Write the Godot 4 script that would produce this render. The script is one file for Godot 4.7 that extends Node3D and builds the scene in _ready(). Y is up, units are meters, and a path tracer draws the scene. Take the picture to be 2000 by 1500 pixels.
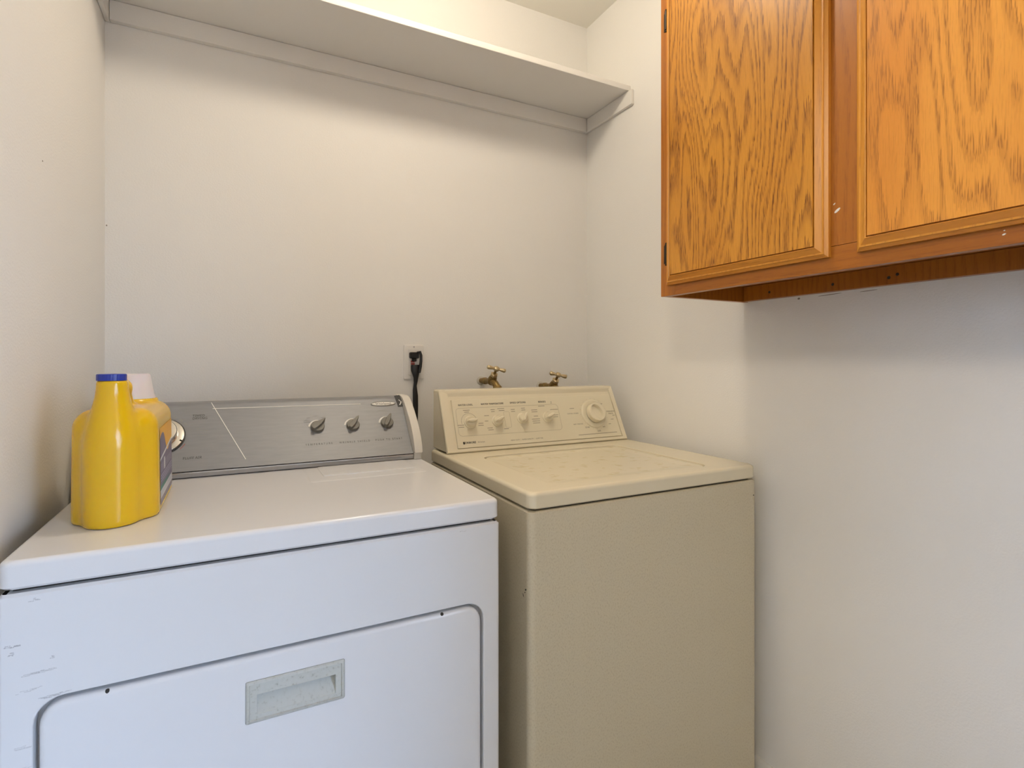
extends Node3D
# A small laundry room: white dryer, almond washer, oak wall cabinet, painted shelf.
# Metres; x = 0 at the left wall, z = 0 at the back wall, y = 0 on the floor.

const W := 1.5963      # room width
const H := 2.5465      # ceiling height
const DZ := 1.75       # inner face of the front wall with the doorway
const HALL := 3.6      # far wall of the hall behind the camera


class MB:
	# Collects triangles (counter-clockwise seen from outside) and commits them as one mesh.
	var P := PackedVector3Array()
	var UV := PackedVector2Array()

	func tri(a: Vector3, b: Vector3, c: Vector3) -> void:
		P.append(a); P.append(b); P.append(c)

	func quad(a: Vector3, b: Vector3, c: Vector3, d: Vector3) -> void:
		tri(a, b, c); tri(a, c, d)

	func loft(loops: Array, closed := true, cap0 := true, cap1 := true) -> MB:
		var n: int = loops[0].size()
		for i in loops.size() - 1:
			var A: PackedVector3Array = loops[i]
			var B: PackedVector3Array = loops[i + 1]
			for j in (n if closed else n - 1):
				var k := (j + 1) % n
				quad(A[j], A[k], B[k], B[j])
		if cap0: cap(loops[0], true)
		if cap1: cap(loops[loops.size() - 1], false)
		return self

	func cap(loop: PackedVector3Array, rev: bool) -> void:
		var c := Vector3.ZERO
		for p in loop: c += p
		c /= loop.size()
		for j in loop.size():
			var k := (j + 1) % loop.size()
			if rev: tri(c, loop[k], loop[j])
			else: tri(c, loop[j], loop[k])

	# profile of (radius, height) turned round the local z axis
	func lathe(prof: Array, segs := 32, at := Vector3.ZERO) -> MB:
		var loops := []
		for q in prof:
			var l := PackedVector3Array()
			for j in segs:
				var a := TAU * j / segs
				l.append(at + Vector3(cos(a) * q.x, sin(a) * q.x, q.y))
			loops.append(l)
		return loft(loops)

	func tube(path: Array, radii: Array, segs := 16, flat := 1.0) -> MB:
		var loops := []
		var u := Vector3.UP
		for i in path.size():
			var d: Vector3 = (path[mini(i + 1, path.size() - 1)] - path[maxi(i - 1, 0)]).normalized()
			if absf(d.dot(u)) > 0.95: u = Vector3.RIGHT if absf(d.x) < 0.9 else Vector3.BACK
			var s := d.cross(u).normalized()
			u = s.cross(d).normalized()
			var l := PackedVector3Array()
			for j in segs:
				var a := TAU * j / segs
				l.append(path[i] + (s * cos(a) + u * sin(a) * flat) * radii[i])
			loops.append(l)
		return loft(loops)

	func box(lo: Vector3, hi: Vector3, b := 0.0) -> MB:
		var m := (hi - lo) * 0.5
		b = minf(b, minf(m.x, minf(m.y, m.z)) * 0.95)
		if b <= 0.0:
			var q := [Vector3(lo.x, lo.y, lo.z), Vector3(hi.x, lo.y, lo.z), Vector3(hi.x, lo.y, hi.z), Vector3(lo.x, lo.y, hi.z)]
			var up := Vector3(0, hi.y - lo.y, 0)
			quad(q[0], q[1], q[2], q[3])
			quad(q[3] + up, q[2] + up, q[1] + up, q[0] + up)
			for j in 4:
				var k := (j + 1) % 4
				quad(q[k], q[j], q[j] + up, q[k] + up)
			return self
		var ls := []
		for e in [[lo.y, b], [lo.y + b * 0.3, b * 0.3], [lo.y + b, 0.0], [hi.y - b, 0.0], [hi.y - b * 0.3, b * 0.3], [hi.y, b]]:
			ls.append(MB.rr(lo.x + e[1], hi.x - e[1], lo.z + e[1], hi.z - e[1], b, 2, e[0]))
		return loft(ls)

	# rounded rectangle at height y in the xz plane
	static func rr(x0: float, x1: float, z0: float, z1: float, r: float, n := 6, y := 0.0) -> PackedVector3Array:
		var l := PackedVector3Array()
		var c := [Vector2(x1 - r, z1 - r), Vector2(x0 + r, z1 - r), Vector2(x0 + r, z0 + r), Vector2(x1 - r, z0 + r)]
		for i in 4:
			for j in n + 1:
				var a := PI / 2 * (i + float(j) / n)
				l.append(Vector3(c[i].x + r * cos(a), y, c[i].y + r * sin(a)))
		return l

	# the same in the xy plane at depth z
	static func rrz(x0: float, x1: float, y0: float, y1: float, r: float, z := 0.0, n := 6) -> PackedVector3Array:
		var l := PackedVector3Array()
		for p in MB.rr(x0, x1, y0, y1, r, n):
			l.append(Vector3(p.x, p.z, z))
		return l

	static func ell(a: float, b: float, z: float, turn := 0.0, n := 32, c := Vector2.ZERO) -> PackedVector3Array:
		var l := PackedVector3Array()
		for j in n:
			var q := Vector2(a * cos(TAU * j / n), b * sin(TAU * j / n)).rotated(turn) + c
			l.append(Vector3(q.x, q.y, z))
		return l

	func build(smooth_deg := 42.0) -> ArrayMesh:
		var nt := P.size() / 3
		var vol := 0.0
		var fn := PackedVector3Array()
		var fu := PackedVector3Array()
		var keys := {}
		for t in nt:
			var a := P[t * 3]; var b := P[t * 3 + 1]; var c := P[t * 3 + 2]
			vol += a.dot(b.cross(c))
		var sgn := -1.0 if vol < 0.0 else 1.0
		for t in nt:
			var a := P[t * 3]
			var n := (P[t * 3 + 1] - a).cross(P[t * 3 + 2] - a) * sgn
			fn.append(n); fu.append(n.normalized())
			for i in 3:
				var k := Vector3i((P[t * 3 + i] * 40000.0).round())
				if keys.has(k): keys[k].append(t)
				else: keys[k] = [t]
		var lim := cos(deg_to_rad(smooth_deg))
		var V := PackedVector3Array(); var N := PackedVector3Array(); var U := PackedVector2Array()
		for t in nt:
			if fn[t].length_squared() < 1e-22: continue
			for i in ([0, 2, 1] if sgn > 0 else [0, 1, 2]):
				var p := P[t * 3 + i]
				var s := Vector3.ZERO
				for o in keys[Vector3i((p * 40000.0).round())]:
					if fu[o].dot(fu[t]) > lim: s += fn[o]
				V.append(p); N.append(s.normalized() if s.length_squared() > 0 else fu[t])
				if UV.size() == P.size(): U.append(UV[t * 3 + i])
				else:
					var q := fu[t].abs()
					if q.x > q.y and q.x > q.z: U.append(Vector2(p.z, -p.y))
					elif q.z > q.y: U.append(Vector2(p.x, -p.y))
					else: U.append(Vector2(p.x, p.z))
		var arr := []
		arr.resize(Mesh.ARRAY_MAX)
		arr[Mesh.ARRAY_VERTEX] = V; arr[Mesh.ARRAY_NORMAL] = N; arr[Mesh.ARRAY_TEX_UV] = U
		var m := ArrayMesh.new()
		m.add_surface_from_arrays(Mesh.PRIMITIVE_TRIANGLES, arr)
		return m


# ------------------------------------------------------------------ scene-graph helpers
var used := {}

func numbered(called: String, parent: Node) -> String:
	var k := str(parent.get_instance_id()) + called
	used[k] = used.get(k, -1) + 1
	return called if used[k] == 0 else "%s_%03d" % [called, used[k]]

func thing(called: String, label: String, category: String, at: Vector3, group := "") -> Node3D:
	var o := Node3D.new()
	o.name = numbered(called, self)
	add_child(o, true)
	o.position = at
	tag(o, label, category, group)
	return o

func tag(o: Node, label: String, category: String, group := "") -> void:
	o.set_meta("label", label)
	o.set_meta("category", category)
	if group: o.set_meta("group", group)

# one named mesh; xf is its place in the world, vertices are in xf's axes
func part(called: String, mesh: Mesh, m: Material, parent: Node = self, xf := Transform3D.IDENTITY) -> MeshInstance3D:
	var o := MeshInstance3D.new()
	o.name = numbered(called, parent)
	o.mesh = mesh
	if m: o.material_override = m
	parent.add_child(o, true)
	o.global_transform = xf
	return o

func struct(called: String, mesh: Mesh, m: Material, label: String, category: String) -> MeshInstance3D:
	var o := part(called, mesh, m)
	tag(o, label, category)
	o.set_meta("kind", "structure")
	return o

func lin(r: float, g: float, b: float) -> Color:
	return Color(r, g, b).linear_to_srgb()

func mat(c: Color, rough := 0.5, metal := 0.0, spec := 0.5) -> StandardMaterial3D:
	var m := StandardMaterial3D.new()
	m.albedo_color = c
	m.roughness = rough
	m.metallic = metal
	m.metallic_specular = spec
	return m

func noise_tex(freq: float, sd: int, ramp: Array, size := 512, normal := false, bump := 4.0, kind := FastNoiseLite.TYPE_SIMPLEX_SMOOTH, oct := 3) -> NoiseTexture2D:
	var n := FastNoiseLite.new()
	n.seed = sd
	n.noise_type = kind
	n.frequency = freq
	n.fractal_octaves = oct
	var t := NoiseTexture2D.new()
	t.width = size; t.height = size
	t.seamless = true
	t.noise = n
	if normal:
		t.as_normal_map = true
		t.bump_strength = bump
	if ramp.size():
		var g := Gradient.new()
		var off := PackedFloat32Array(); var col := PackedColorArray()
		for r in ramp: off.append(r[0]); col.append(r[1])
		g.offsets = off; g.colors = col
		t.color_ramp = g
	return t

func triplanar(m: StandardMaterial3D, scale: Vector3) -> StandardMaterial3D:
	m.uv1_triplanar = true
	m.uv1_world_triplanar = true
	m.uv1_scale = scale
	return m

# Oak: contour lines of a stretched noise field are the cathedrals; dark pores break their edges up.
func oak(w: int, h: int, sd: int, width: float, height: float, grad: float, cath: float, jag: float, cols: Array, dens: float) -> ImageTexture:
	var big := FastNoiseLite.new(); big.seed = sd; big.frequency = 1.0; big.fractal_octaves = 2; big.fractal_gain = 0.35
	var fib := FastNoiseLite.new(); fib.seed = sd + 5; fib.frequency = 1.0; fib.fractal_octaves = 2
	var d := PackedByteArray()
	d.resize(w * h * 3)
	var i := 0
	var c0: Color = cols[0]; var c1: Color = cols[1]; var c2: Color = cols[2]
	for y in h:
		var v := height * y / h
		for x in w:
			var u := width * x / w
			var st := fib.get_noise_2d(u * 420.0, v * 16.0)          # fibres about 2 mm apart
			var fine := fib.get_noise_2d(u * 900.0 + 77.0, v * 30.0)
			var vj := v + st * jag
			var f := u * grad + big.get_noise_2d(u * 7.0, vj * 1.5) * cath + big.get_noise_2d(u * 30.0 + 9.0, vj * 3.0) * cath * 0.10
			var ph := f - floorf(f)
			var band := smoothstep(0.35, 0.85, ph) * (1.0 - smoothstep(0.9, 1.0, ph))
			var pore := smoothstep(0.0, 0.55, st + fine * 0.5)
			var k := clampf(band * (0.30 + 0.75 * pore) + 0.16 * pore, 0.0, 1.0) * dens
			var tone := clampf(0.5 + 0.9 * big.get_noise_2d(u * 5.0 + 31.0, v * 1.1), 0.0, 1.0)
			var c := c0.lerp(c1, tone).lerp(c2, k)
			if fine > 0.35: c = c.lerp(Color(1.0, 0.78, 0.45), (fine - 0.35) * 0.35)
			d[i] = int(c.r * 255.0); d[i + 1] = int(c.g * 255.0); d[i + 2] = int(c.b * 255.0)
			i += 3
	return ImageTexture.create_from_image(Image.create_from_data(w, h, false, Image.FORMAT_RGB8, d))

func wood(tex: Texture2D, su: float, sv: float, off := Vector3.ZERO, tint := Color.WHITE, rough := 0.34) -> StandardMaterial3D:
	var m := mat(tint, rough)
	m.albedo_texture = tex
	m.uv1_scale = Vector3(1.0 / su, 1.0 / sv, 1)
	m.uv1_offset = off
	return m

# lettering, fitted to a width, lying in the xy plane of xf
func text(s: String, width: float, m: Material, parent: Node, xf: Transform3D, font := "Droid Sans", depth := 0.0002, weight := 400) -> MeshInstance3D:
	var f := SystemFont.new()
	f.font_names = PackedStringArray([font])
	f.font_weight = weight
	var t := TextMesh.new()
	t.font = f
	t.text = s
	t.font_size = 48
	t.pixel_size = 0.001
	t.depth = depth
	t.curve_step = 4.0
	var w := t.get_aabb().size.x
	if w > 0: t.pixel_size = 0.001 * width / w
	return part("lettering", t, m, parent, xf)

# a sloping control panel: x along the room, t up the slope
class Slope:
	var o: Vector3
	var t: Vector3
	var n: Vector3
	func _init(bottom: Vector3, top: Vector3) -> void:
		o = bottom
		t = (top - bottom).normalized()
		n = Vector3(0, -t.z, t.y)
	func at(x: float, s: float, lift := 0.0, turn := 0.0) -> Transform3D:
		var p := Vector3(x, o.y, o.z) + t * s + n * lift
		return Transform3D(Basis(Vector3.RIGHT, t, n) * Basis(Vector3.BACK, turn), p)

# a thin printed bar in the plane z = 0
func bar(a: Vector2, b: Vector2, w: float, h := 0.0002) -> ArrayMesh:
	var m := MB.new()
	var d := (b - a).normalized() * 0.5 * w
	var s := Vector2(-d.y, d.x)
	var c := [a - s, b - s, b + s, a + s]
	var l0 := PackedVector3Array(); var l1 := PackedVector3Array()
	for q in c:
		l0.append(Vector3(q.x, q.y, 0)); l1.append(Vector3(q.x, q.y, h))
	return m.loft([l0, l1]).build()

# an outline printed as a thin raised frame
func outline(x0: float, x1: float, y0: float, y1: float, r: float, w: float) -> ArrayMesh:
	var m := MB.new()
	var o1 := MB.rrz(x0, x1, y0, y1, r, 0.0002)
	var i1 := MB.rrz(x0 + w, x1 - w, y0 + w, y1 - w, maxf(r - w, 0.0005), 0.0002)
	var o0 := MB.rrz(x0, x1, y0, y1, r, 0.0)
	var i0 := MB.rrz(x0 + w, x1 - w, y0 + w, y1 - w, maxf(r - w, 0.0005), 0.0)
	return m.loft([i0, o0, o1, i1, i0], true, false, false).build()

func arc(r0: float, r1: float, a0: float, a1: float, h := 0.0002) -> ArrayMesh:
	var m := MB.new()
	var loops := []
	for i in 17:
		var a := deg_to_rad(lerpf(a0, a1, i / 16.0))
		var d := Vector3(cos(a), sin(a), 0)
		loops.append(PackedVector3Array([d * r0, d * r1, d * r1 + Vector3(0, 0, h), d * r0 + Vector3(0, 0, h)]))
	return m.loft(loops).build()

# a profile in (z, y) pushed along x, with a small chamfer at both ends
func prism(prof: Array, x0: float, x1: float, b := 0.002, taper := 0.0) -> MB:
	var m := MB.new()
	var c := Vector2.ZERO
	for p in prof: c += p
	c /= prof.size()
	var top := -1e9; var bot := 1e9
	for p in prof:
		top = maxf(top, p.y); bot = minf(bot, p.y)
	var loops := []
	for e in [[x0, b], [x0 + b, 0.0], [x1 - b, 0.0], [x1, b]]:
		var l := PackedVector3Array()
		for p in prof:
			var q: Vector2 = p + (c - p).normalized() * e[1]
			var sh: float = taper * (q.y - bot) / (top - bot) if e[0] > (x0 + x1) / 2 else 0.0
			l.append(Vector3(e[0] - sh, q.y, q.x))
		loops.append(l)
	return m.loft(loops)


# ------------------------------------------------------------------ materials
var M := {}

func materials() -> void:
	var peel := noise_tex(0.055, 3, [], 512, true, 5.0)
	for e in [["wall", lin(0.78, 0.765, 0.73), 0.62], ["ceiling", lin(0.85, 0.83, 0.76), 0.85], ["shelf", lin(0.76, 0.74, 0.70), 0.5], ["hall", lin(0.74, 0.73, 0.71), 0.8]]:
		var m := mat(e[1], e[2])
		m.normal_enabled = true
		m.normal_texture = peel
		m.normal_scale = 0.16 if e[0] != "shelf" else 0.06
		M[e[0]] = triplanar(m, Vector3.ONE * 5.5)
	M.floor = triplanar(mat(lin(0.42, 0.38, 0.32), 0.45), Vector3.ONE * 2.0)
	M.floor.albedo_texture = noise_tex(0.02, 11, [[0.0, Color(0.8, 0.8, 0.8)], [1.0, Color(1, 1, 1)]], 256)
	M.enamel = mat(lin(0.72, 0.725, 0.74), 0.2)
	M.enamel_front = mat(Color.WHITE, 0.26)
	M.enamel_front.albedo_texture = scuffs()
	M.enamel_front.uv1_scale = Vector3(1.0 / 0.76, 1.0 / 0.92, 1)
	M.enamel_front.uv1_offset = Vector3(-0.03 / 0.76, 0.92 / 0.92, 0)
	M.almond = mat(lin(0.74, 0.67, 0.505), 0.26)
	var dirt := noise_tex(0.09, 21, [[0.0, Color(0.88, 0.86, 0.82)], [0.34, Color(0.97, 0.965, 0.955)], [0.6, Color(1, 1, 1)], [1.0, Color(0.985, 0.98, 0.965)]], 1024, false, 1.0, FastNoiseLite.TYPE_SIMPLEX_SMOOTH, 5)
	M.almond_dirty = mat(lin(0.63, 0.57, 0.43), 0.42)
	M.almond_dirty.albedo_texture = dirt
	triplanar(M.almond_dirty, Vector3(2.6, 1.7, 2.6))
	var marks := noise_tex(0.012, 33, [[0.0, Color(0.94, 0.92, 0.87)], [0.22, Color(0.985, 0.975, 0.955)], [0.30, Color(1, 1, 1)], [1.0, Color(1, 1, 1)]], 512, false, 1.0, FastNoiseLite.TYPE_SIMPLEX_SMOOTH, 4)
	M.almond_lid = mat(lin(0.74, 0.67, 0.505), 0.22)
	M.almond_lid.albedo_texture = marks
	triplanar(M.almond_lid, Vector3(3.0, 3.0, 3.0))
	M.almond_panel = mat(lin(0.71, 0.645, 0.48), 0.4)
	M.silver = mat(lin(0.27, 0.274, 0.285), 0.46, 0.25)
	M.silver.albedo_texture = noise_tex(0.03, 44, [[0.0, Color(0.93, 0.93, 0.93)], [1.0, Color(1, 1, 1)]], 512)
	triplanar(M.silver, Vector3(1.0, 9.0, 9.0))
	M.steel = mat(lin(0.42, 0.42, 0.43), 0.3, 0.8)
	M.chrome = mat(lin(0.72, 0.70, 0.66), 0.18, 0.9)
	M.badge = mat(lin(0.42, 0.41, 0.39), 0.38, 0.5)
	M.cap_plastic = mat(lin(0.66, 0.63, 0.57), 0.5)
	M.knob_grey = mat(lin(0.155, 0.145, 0.12), 0.45)
	M.handle_plastic = mat(lin(0.53, 0.54, 0.51), 0.5)
	M.handle_plastic.albedo_texture = noise_tex(0.03, 51, [[0.0, Color(0.80, 0.79, 0.76)], [0.30, Color(0.98, 0.98, 0.97)], [1.0, Color(1, 1, 1)]], 512, false, 1.0, FastNoiseLite.TYPE_SIMPLEX_SMOOTH, 4)
	triplanar(M.handle_plastic, Vector3.ONE * 7.0)
	M.black = mat(lin(0.008, 0.008, 0.009), 0.4)
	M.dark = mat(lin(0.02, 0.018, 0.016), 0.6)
	M.ink = mat(lin(0.05, 0.045, 0.04), 0.7)
	M.ink_soft = mat(lin(0.22, 0.19, 0.14), 0.7)
	M.ink_faint = mat(lin(0.40, 0.35, 0.25), 0.7)
	M.ink_grey = mat(lin(0.26, 0.26, 0.25), 0.7)
	M.ink_white = mat(lin(0.82, 0.80, 0.76), 0.6)
	M.ink_red = mat(lin(0.42, 0.08, 0.06), 0.7)
	M.yellow = mat(lin(0.76, 0.46, 0.006), 0.2)
	M.yellow.subsurf_scatter_enabled = true
	M.yellow.subsurf_scatter_strength = 0.15
	M.blue = mat(lin(0.015, 0.035, 0.30), 0.35)
	M.cup = mat(lin(0.72, 0.66, 0.64), 0.3)
	M.cup.subsurf_scatter_enabled = true
	M.cup.subsurf_scatter_strength = 0.3
	M.brass = mat(lin(0.38, 0.285, 0.12), 0.42, 0.85)
	M.brass.albedo_texture = noise_tex(0.05, 61, [[0.0, Color(0.45, 0.38, 0.32)], [0.5, Color(0.9, 0.86, 0.8)], [1.0, Color(1, 1, 1)]], 256)
	triplanar(M.brass, Vector3.ONE * 20.0)
	M.brass_clean = mat(lin(0.62, 0.50, 0.30), 0.32, 0.85)
	M.plate = mat(lin(0.72, 0.70, 0.66), 0.35)
	M.hinge = mat(lin(0.03, 0.022, 0.014), 0.4, 0.6)
	M.fleck = mat(lin(0.75, 0.72, 0.66), 0.8)
	M.putty = mat(lin(0.6, 0.57, 0.5), 0.9)
	var oa := oak(512, 1024, 4, 0.40, 0.80, 42.0, 4.5, 0.02, [Color(0.82, 0.575, 0.20), Color(0.75, 0.50, 0.14), Color(0.44, 0.25, 0.05)], 0.95)
	var ob := oak(512, 1024, 29, 0.42, 0.84, 5.0, 3.2, 0.025, [Color(0.89, 0.62, 0.25), Color(0.83, 0.54, 0.19), Color(0.55, 0.33, 0.10)], 0.75)
	var trim := oak(512, 768, 33, 0.50, 0.90, 60.0, 1.0, 0.02, [Color(0.83, 0.57, 0.20), Color(0.77, 0.50, 0.15), Color(0.52, 0.30, 0.07)], 0.35)
	M.oak_a = wood(oa, 0.40, 0.80, Vector3(-0.8 / 0.4, 2.7, 0))
	M.oak_b = wood(ob, 0.42, 0.84, Vector3(-1.262 / 0.42, 2.6, 0))
	M.oak_v = wood(trim, 0.50, 0.90, Vector3(0, 2.45, 0))
	M.oak_frame = wood(trim, 0.50, 0.90, Vector3(0, 2.45, 0), Color(0.80, 0.715, 0.60))
	var hz := trim.get_image().duplicate() as Image
	hz.rotate_90(CLOCKWISE)
	var th := ImageTexture.create_from_image(hz)
	M.oak_h = wood(th, 0.9, 0.50, Vector3(-0.85, 0, 0), Color(0.97, 0.93, 0.9))
	M.oak_frame_h = wood(th, 0.9, 0.50, Vector3(-0.85, 0.1, 0), Color(0.80, 0.715, 0.60))

# scuff marks rubbed on the dryer's front, drawn at their places on the sheet metal (metres)
func scuffs() -> ImageTexture:
	var n := 1024
	var im := Image.create(n, n, false, Image.FORMAT_RGB8)
	var base := lin(0.72, 0.725, 0.74)
	im.fill(base)
	var rng := RandomNumberGenerator.new()
	rng.seed = 5
	for s in [[0.050, 0.872, 0.024, 0.9], [0.07, 0.858, 0.012, 0.6], [0.046, 0.80, 0.012, 1.0], [0.047, 0.789, 0.006, 1.0], [0.06, 0.757, 0.04, 0.55], [0.09, 0.775, 0.006, 0.8], [0.085, 0.722, 0.03, 0.6], [0.06, 0.735, 0.02, 0.4], [0.06, 0.66, 0.02, 0.35], [0.055, 0.63, 0.02, 0.35], [0.7, 0.86, 0.01, 0.4]]:
		for k in 7:
			var x: float = s[0] + rng.randf_range(-0.5, 0.5) * s[2]
			var y: float = s[1] + rng.randf_range(-0.0022, 0.0022)
			var len := int((0.15 + rng.randf() * 0.5) * s[2] / 0.76 * n)
			var px := int((x - 0.03) / 0.76 * n); var py := int((0.92 - y) / 0.92 * n)
			for i in len:
				var c := base.lerp(Color(0.42, 0.42, 0.44), s[3] * rng.randf_range(0.25, 0.7))
				im.set_pixel(clampi(px + i, 0, n - 1), clampi(py - i / 12, 0, n - 1), c)
	return ImageTexture.create_from_image(im)


func _ready() -> void:
	# camera: level, with a lens shifted a little downwards
	var cam := Camera3D.new()
	cam.name = "camera"
	add_child(cam)
	cam.near = 0.05
	cam.far = 60.0
	cam.set_frustum(1500.0 / 1049.73 * 0.05, Vector2(0, -44.556 / 1049.73 * 0.05), 0.05, 60.0)
	cam.position = Vector3(0.3144, 1.1847, 1.8142)
	cam.rotation = Vector3(0, -0.4768, 0)
	cam.current = true
	# daylight, seen only through the hall window and an added side window behind the camera
	var sm := ProceduralSkyMaterial.new()
	sm.sky_top_color = Color(0.62, 0.75, 0.95)
	sm.sky_horizon_color = Color(0.84, 0.91, 1.0)
	sm.ground_horizon_color = Color(0.62, 0.66, 0.72)
	sm.ground_bottom_color = Color(0.42, 0.44, 0.46)
	var sky := Sky.new()
	sky.sky_material = sm
	var env := Environment.new()
	env.background_mode = Environment.BG_SKY
	env.sky = sky
	env.background_energy_multiplier = SKY
	env.tonemap_mode = Environment.TONE_MAPPER_LINEAR
	env.tonemap_exposure = EXPOSURE
	env.sdfgi_enabled = true
	env.ssao_enabled = true
	env.ssil_enabled = true
	var we := WorldEnvironment.new()
	we.name = "world_environment"
	we.environment = env
	add_child(we)
	materials()
	ceiling_light(Vector3(0.78, H, 0.74), LAMP, 1.0, "round white flush ceiling lamp with a glowing dome above the appliances")
	ceiling_light(Vector3(-0.6, H, 2.5), HALL_FILL, 2.0, "added fill light shaped as a large round ceiling lamp in the unseen hall")  # unseen lamp added to bring warm fill onto the right wall and washer
	room()
	shelf()
	cabinet()
	dryer()
	washer()
	jug()
	outlet()
	faucet(Vector3(1.122, 1.1135, 0.0), "tarnished brass faucet on the back wall, nearer the outlet, its spout showing")
	faucet(Vector3(1.375, 1.0895, 0.0), "tarnished brass faucet nearest the right corner, its spout hidden behind the washer")

const SKY := 14.0
const LAMP := 0.50
const HALL_FILL := 1.6
const LAMP_COLOR := Color(1.0, 0.94, 0.85)
const EXPOSURE := 1.18

# the hall lamp is added for fill; the room's lamp hangs above the frame: its glow, shadows and warm colour show in the photograph
func ceiling_light(at: Vector3, energy: float, size: float, label: String) -> void:
	var t := thing("ceiling_light", label, "lamp", at)
	var down := Transform3D(Basis(Vector3.RIGHT, PI / 2).scaled(Vector3(size, size, size)), at)
	part("base", MB.new().lathe([Vector2(0.13, 0.0), Vector2(0.135, 0.006), Vector2(0.13, 0.022), Vector2(0.118, 0.024)], 40).build(), M.plate, t, down)
	var glow := mat(Color(0.95, 0.92, 0.86), 0.4)
	glow.emission_enabled = true
	glow.emission = LAMP_COLOR
	glow.emission_energy_multiplier = 1.6
	var prof := []
	for i in 10:
		var a := PI / 2 * i / 9.0
		prof.append(Vector2(0.118 * cos(a) + 0.0005, 0.0242 + 0.062 * sin(a)))
	part("diffuser", MB.new().lathe(prof, 40).build(), glow, t, down)
	var l := OmniLight3D.new()
	l.name = "bulb_light"
	t.add_child(l)
	l.global_position = at + Vector3(0, -0.062 * size, 0)
	l.light_color = LAMP_COLOR
	l.light_energy = energy
	l.light_size = 0.1 * size
	l.omni_range = 8.0
	l.omni_attenuation = 2.0
	l.shadow_enabled = true


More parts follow.
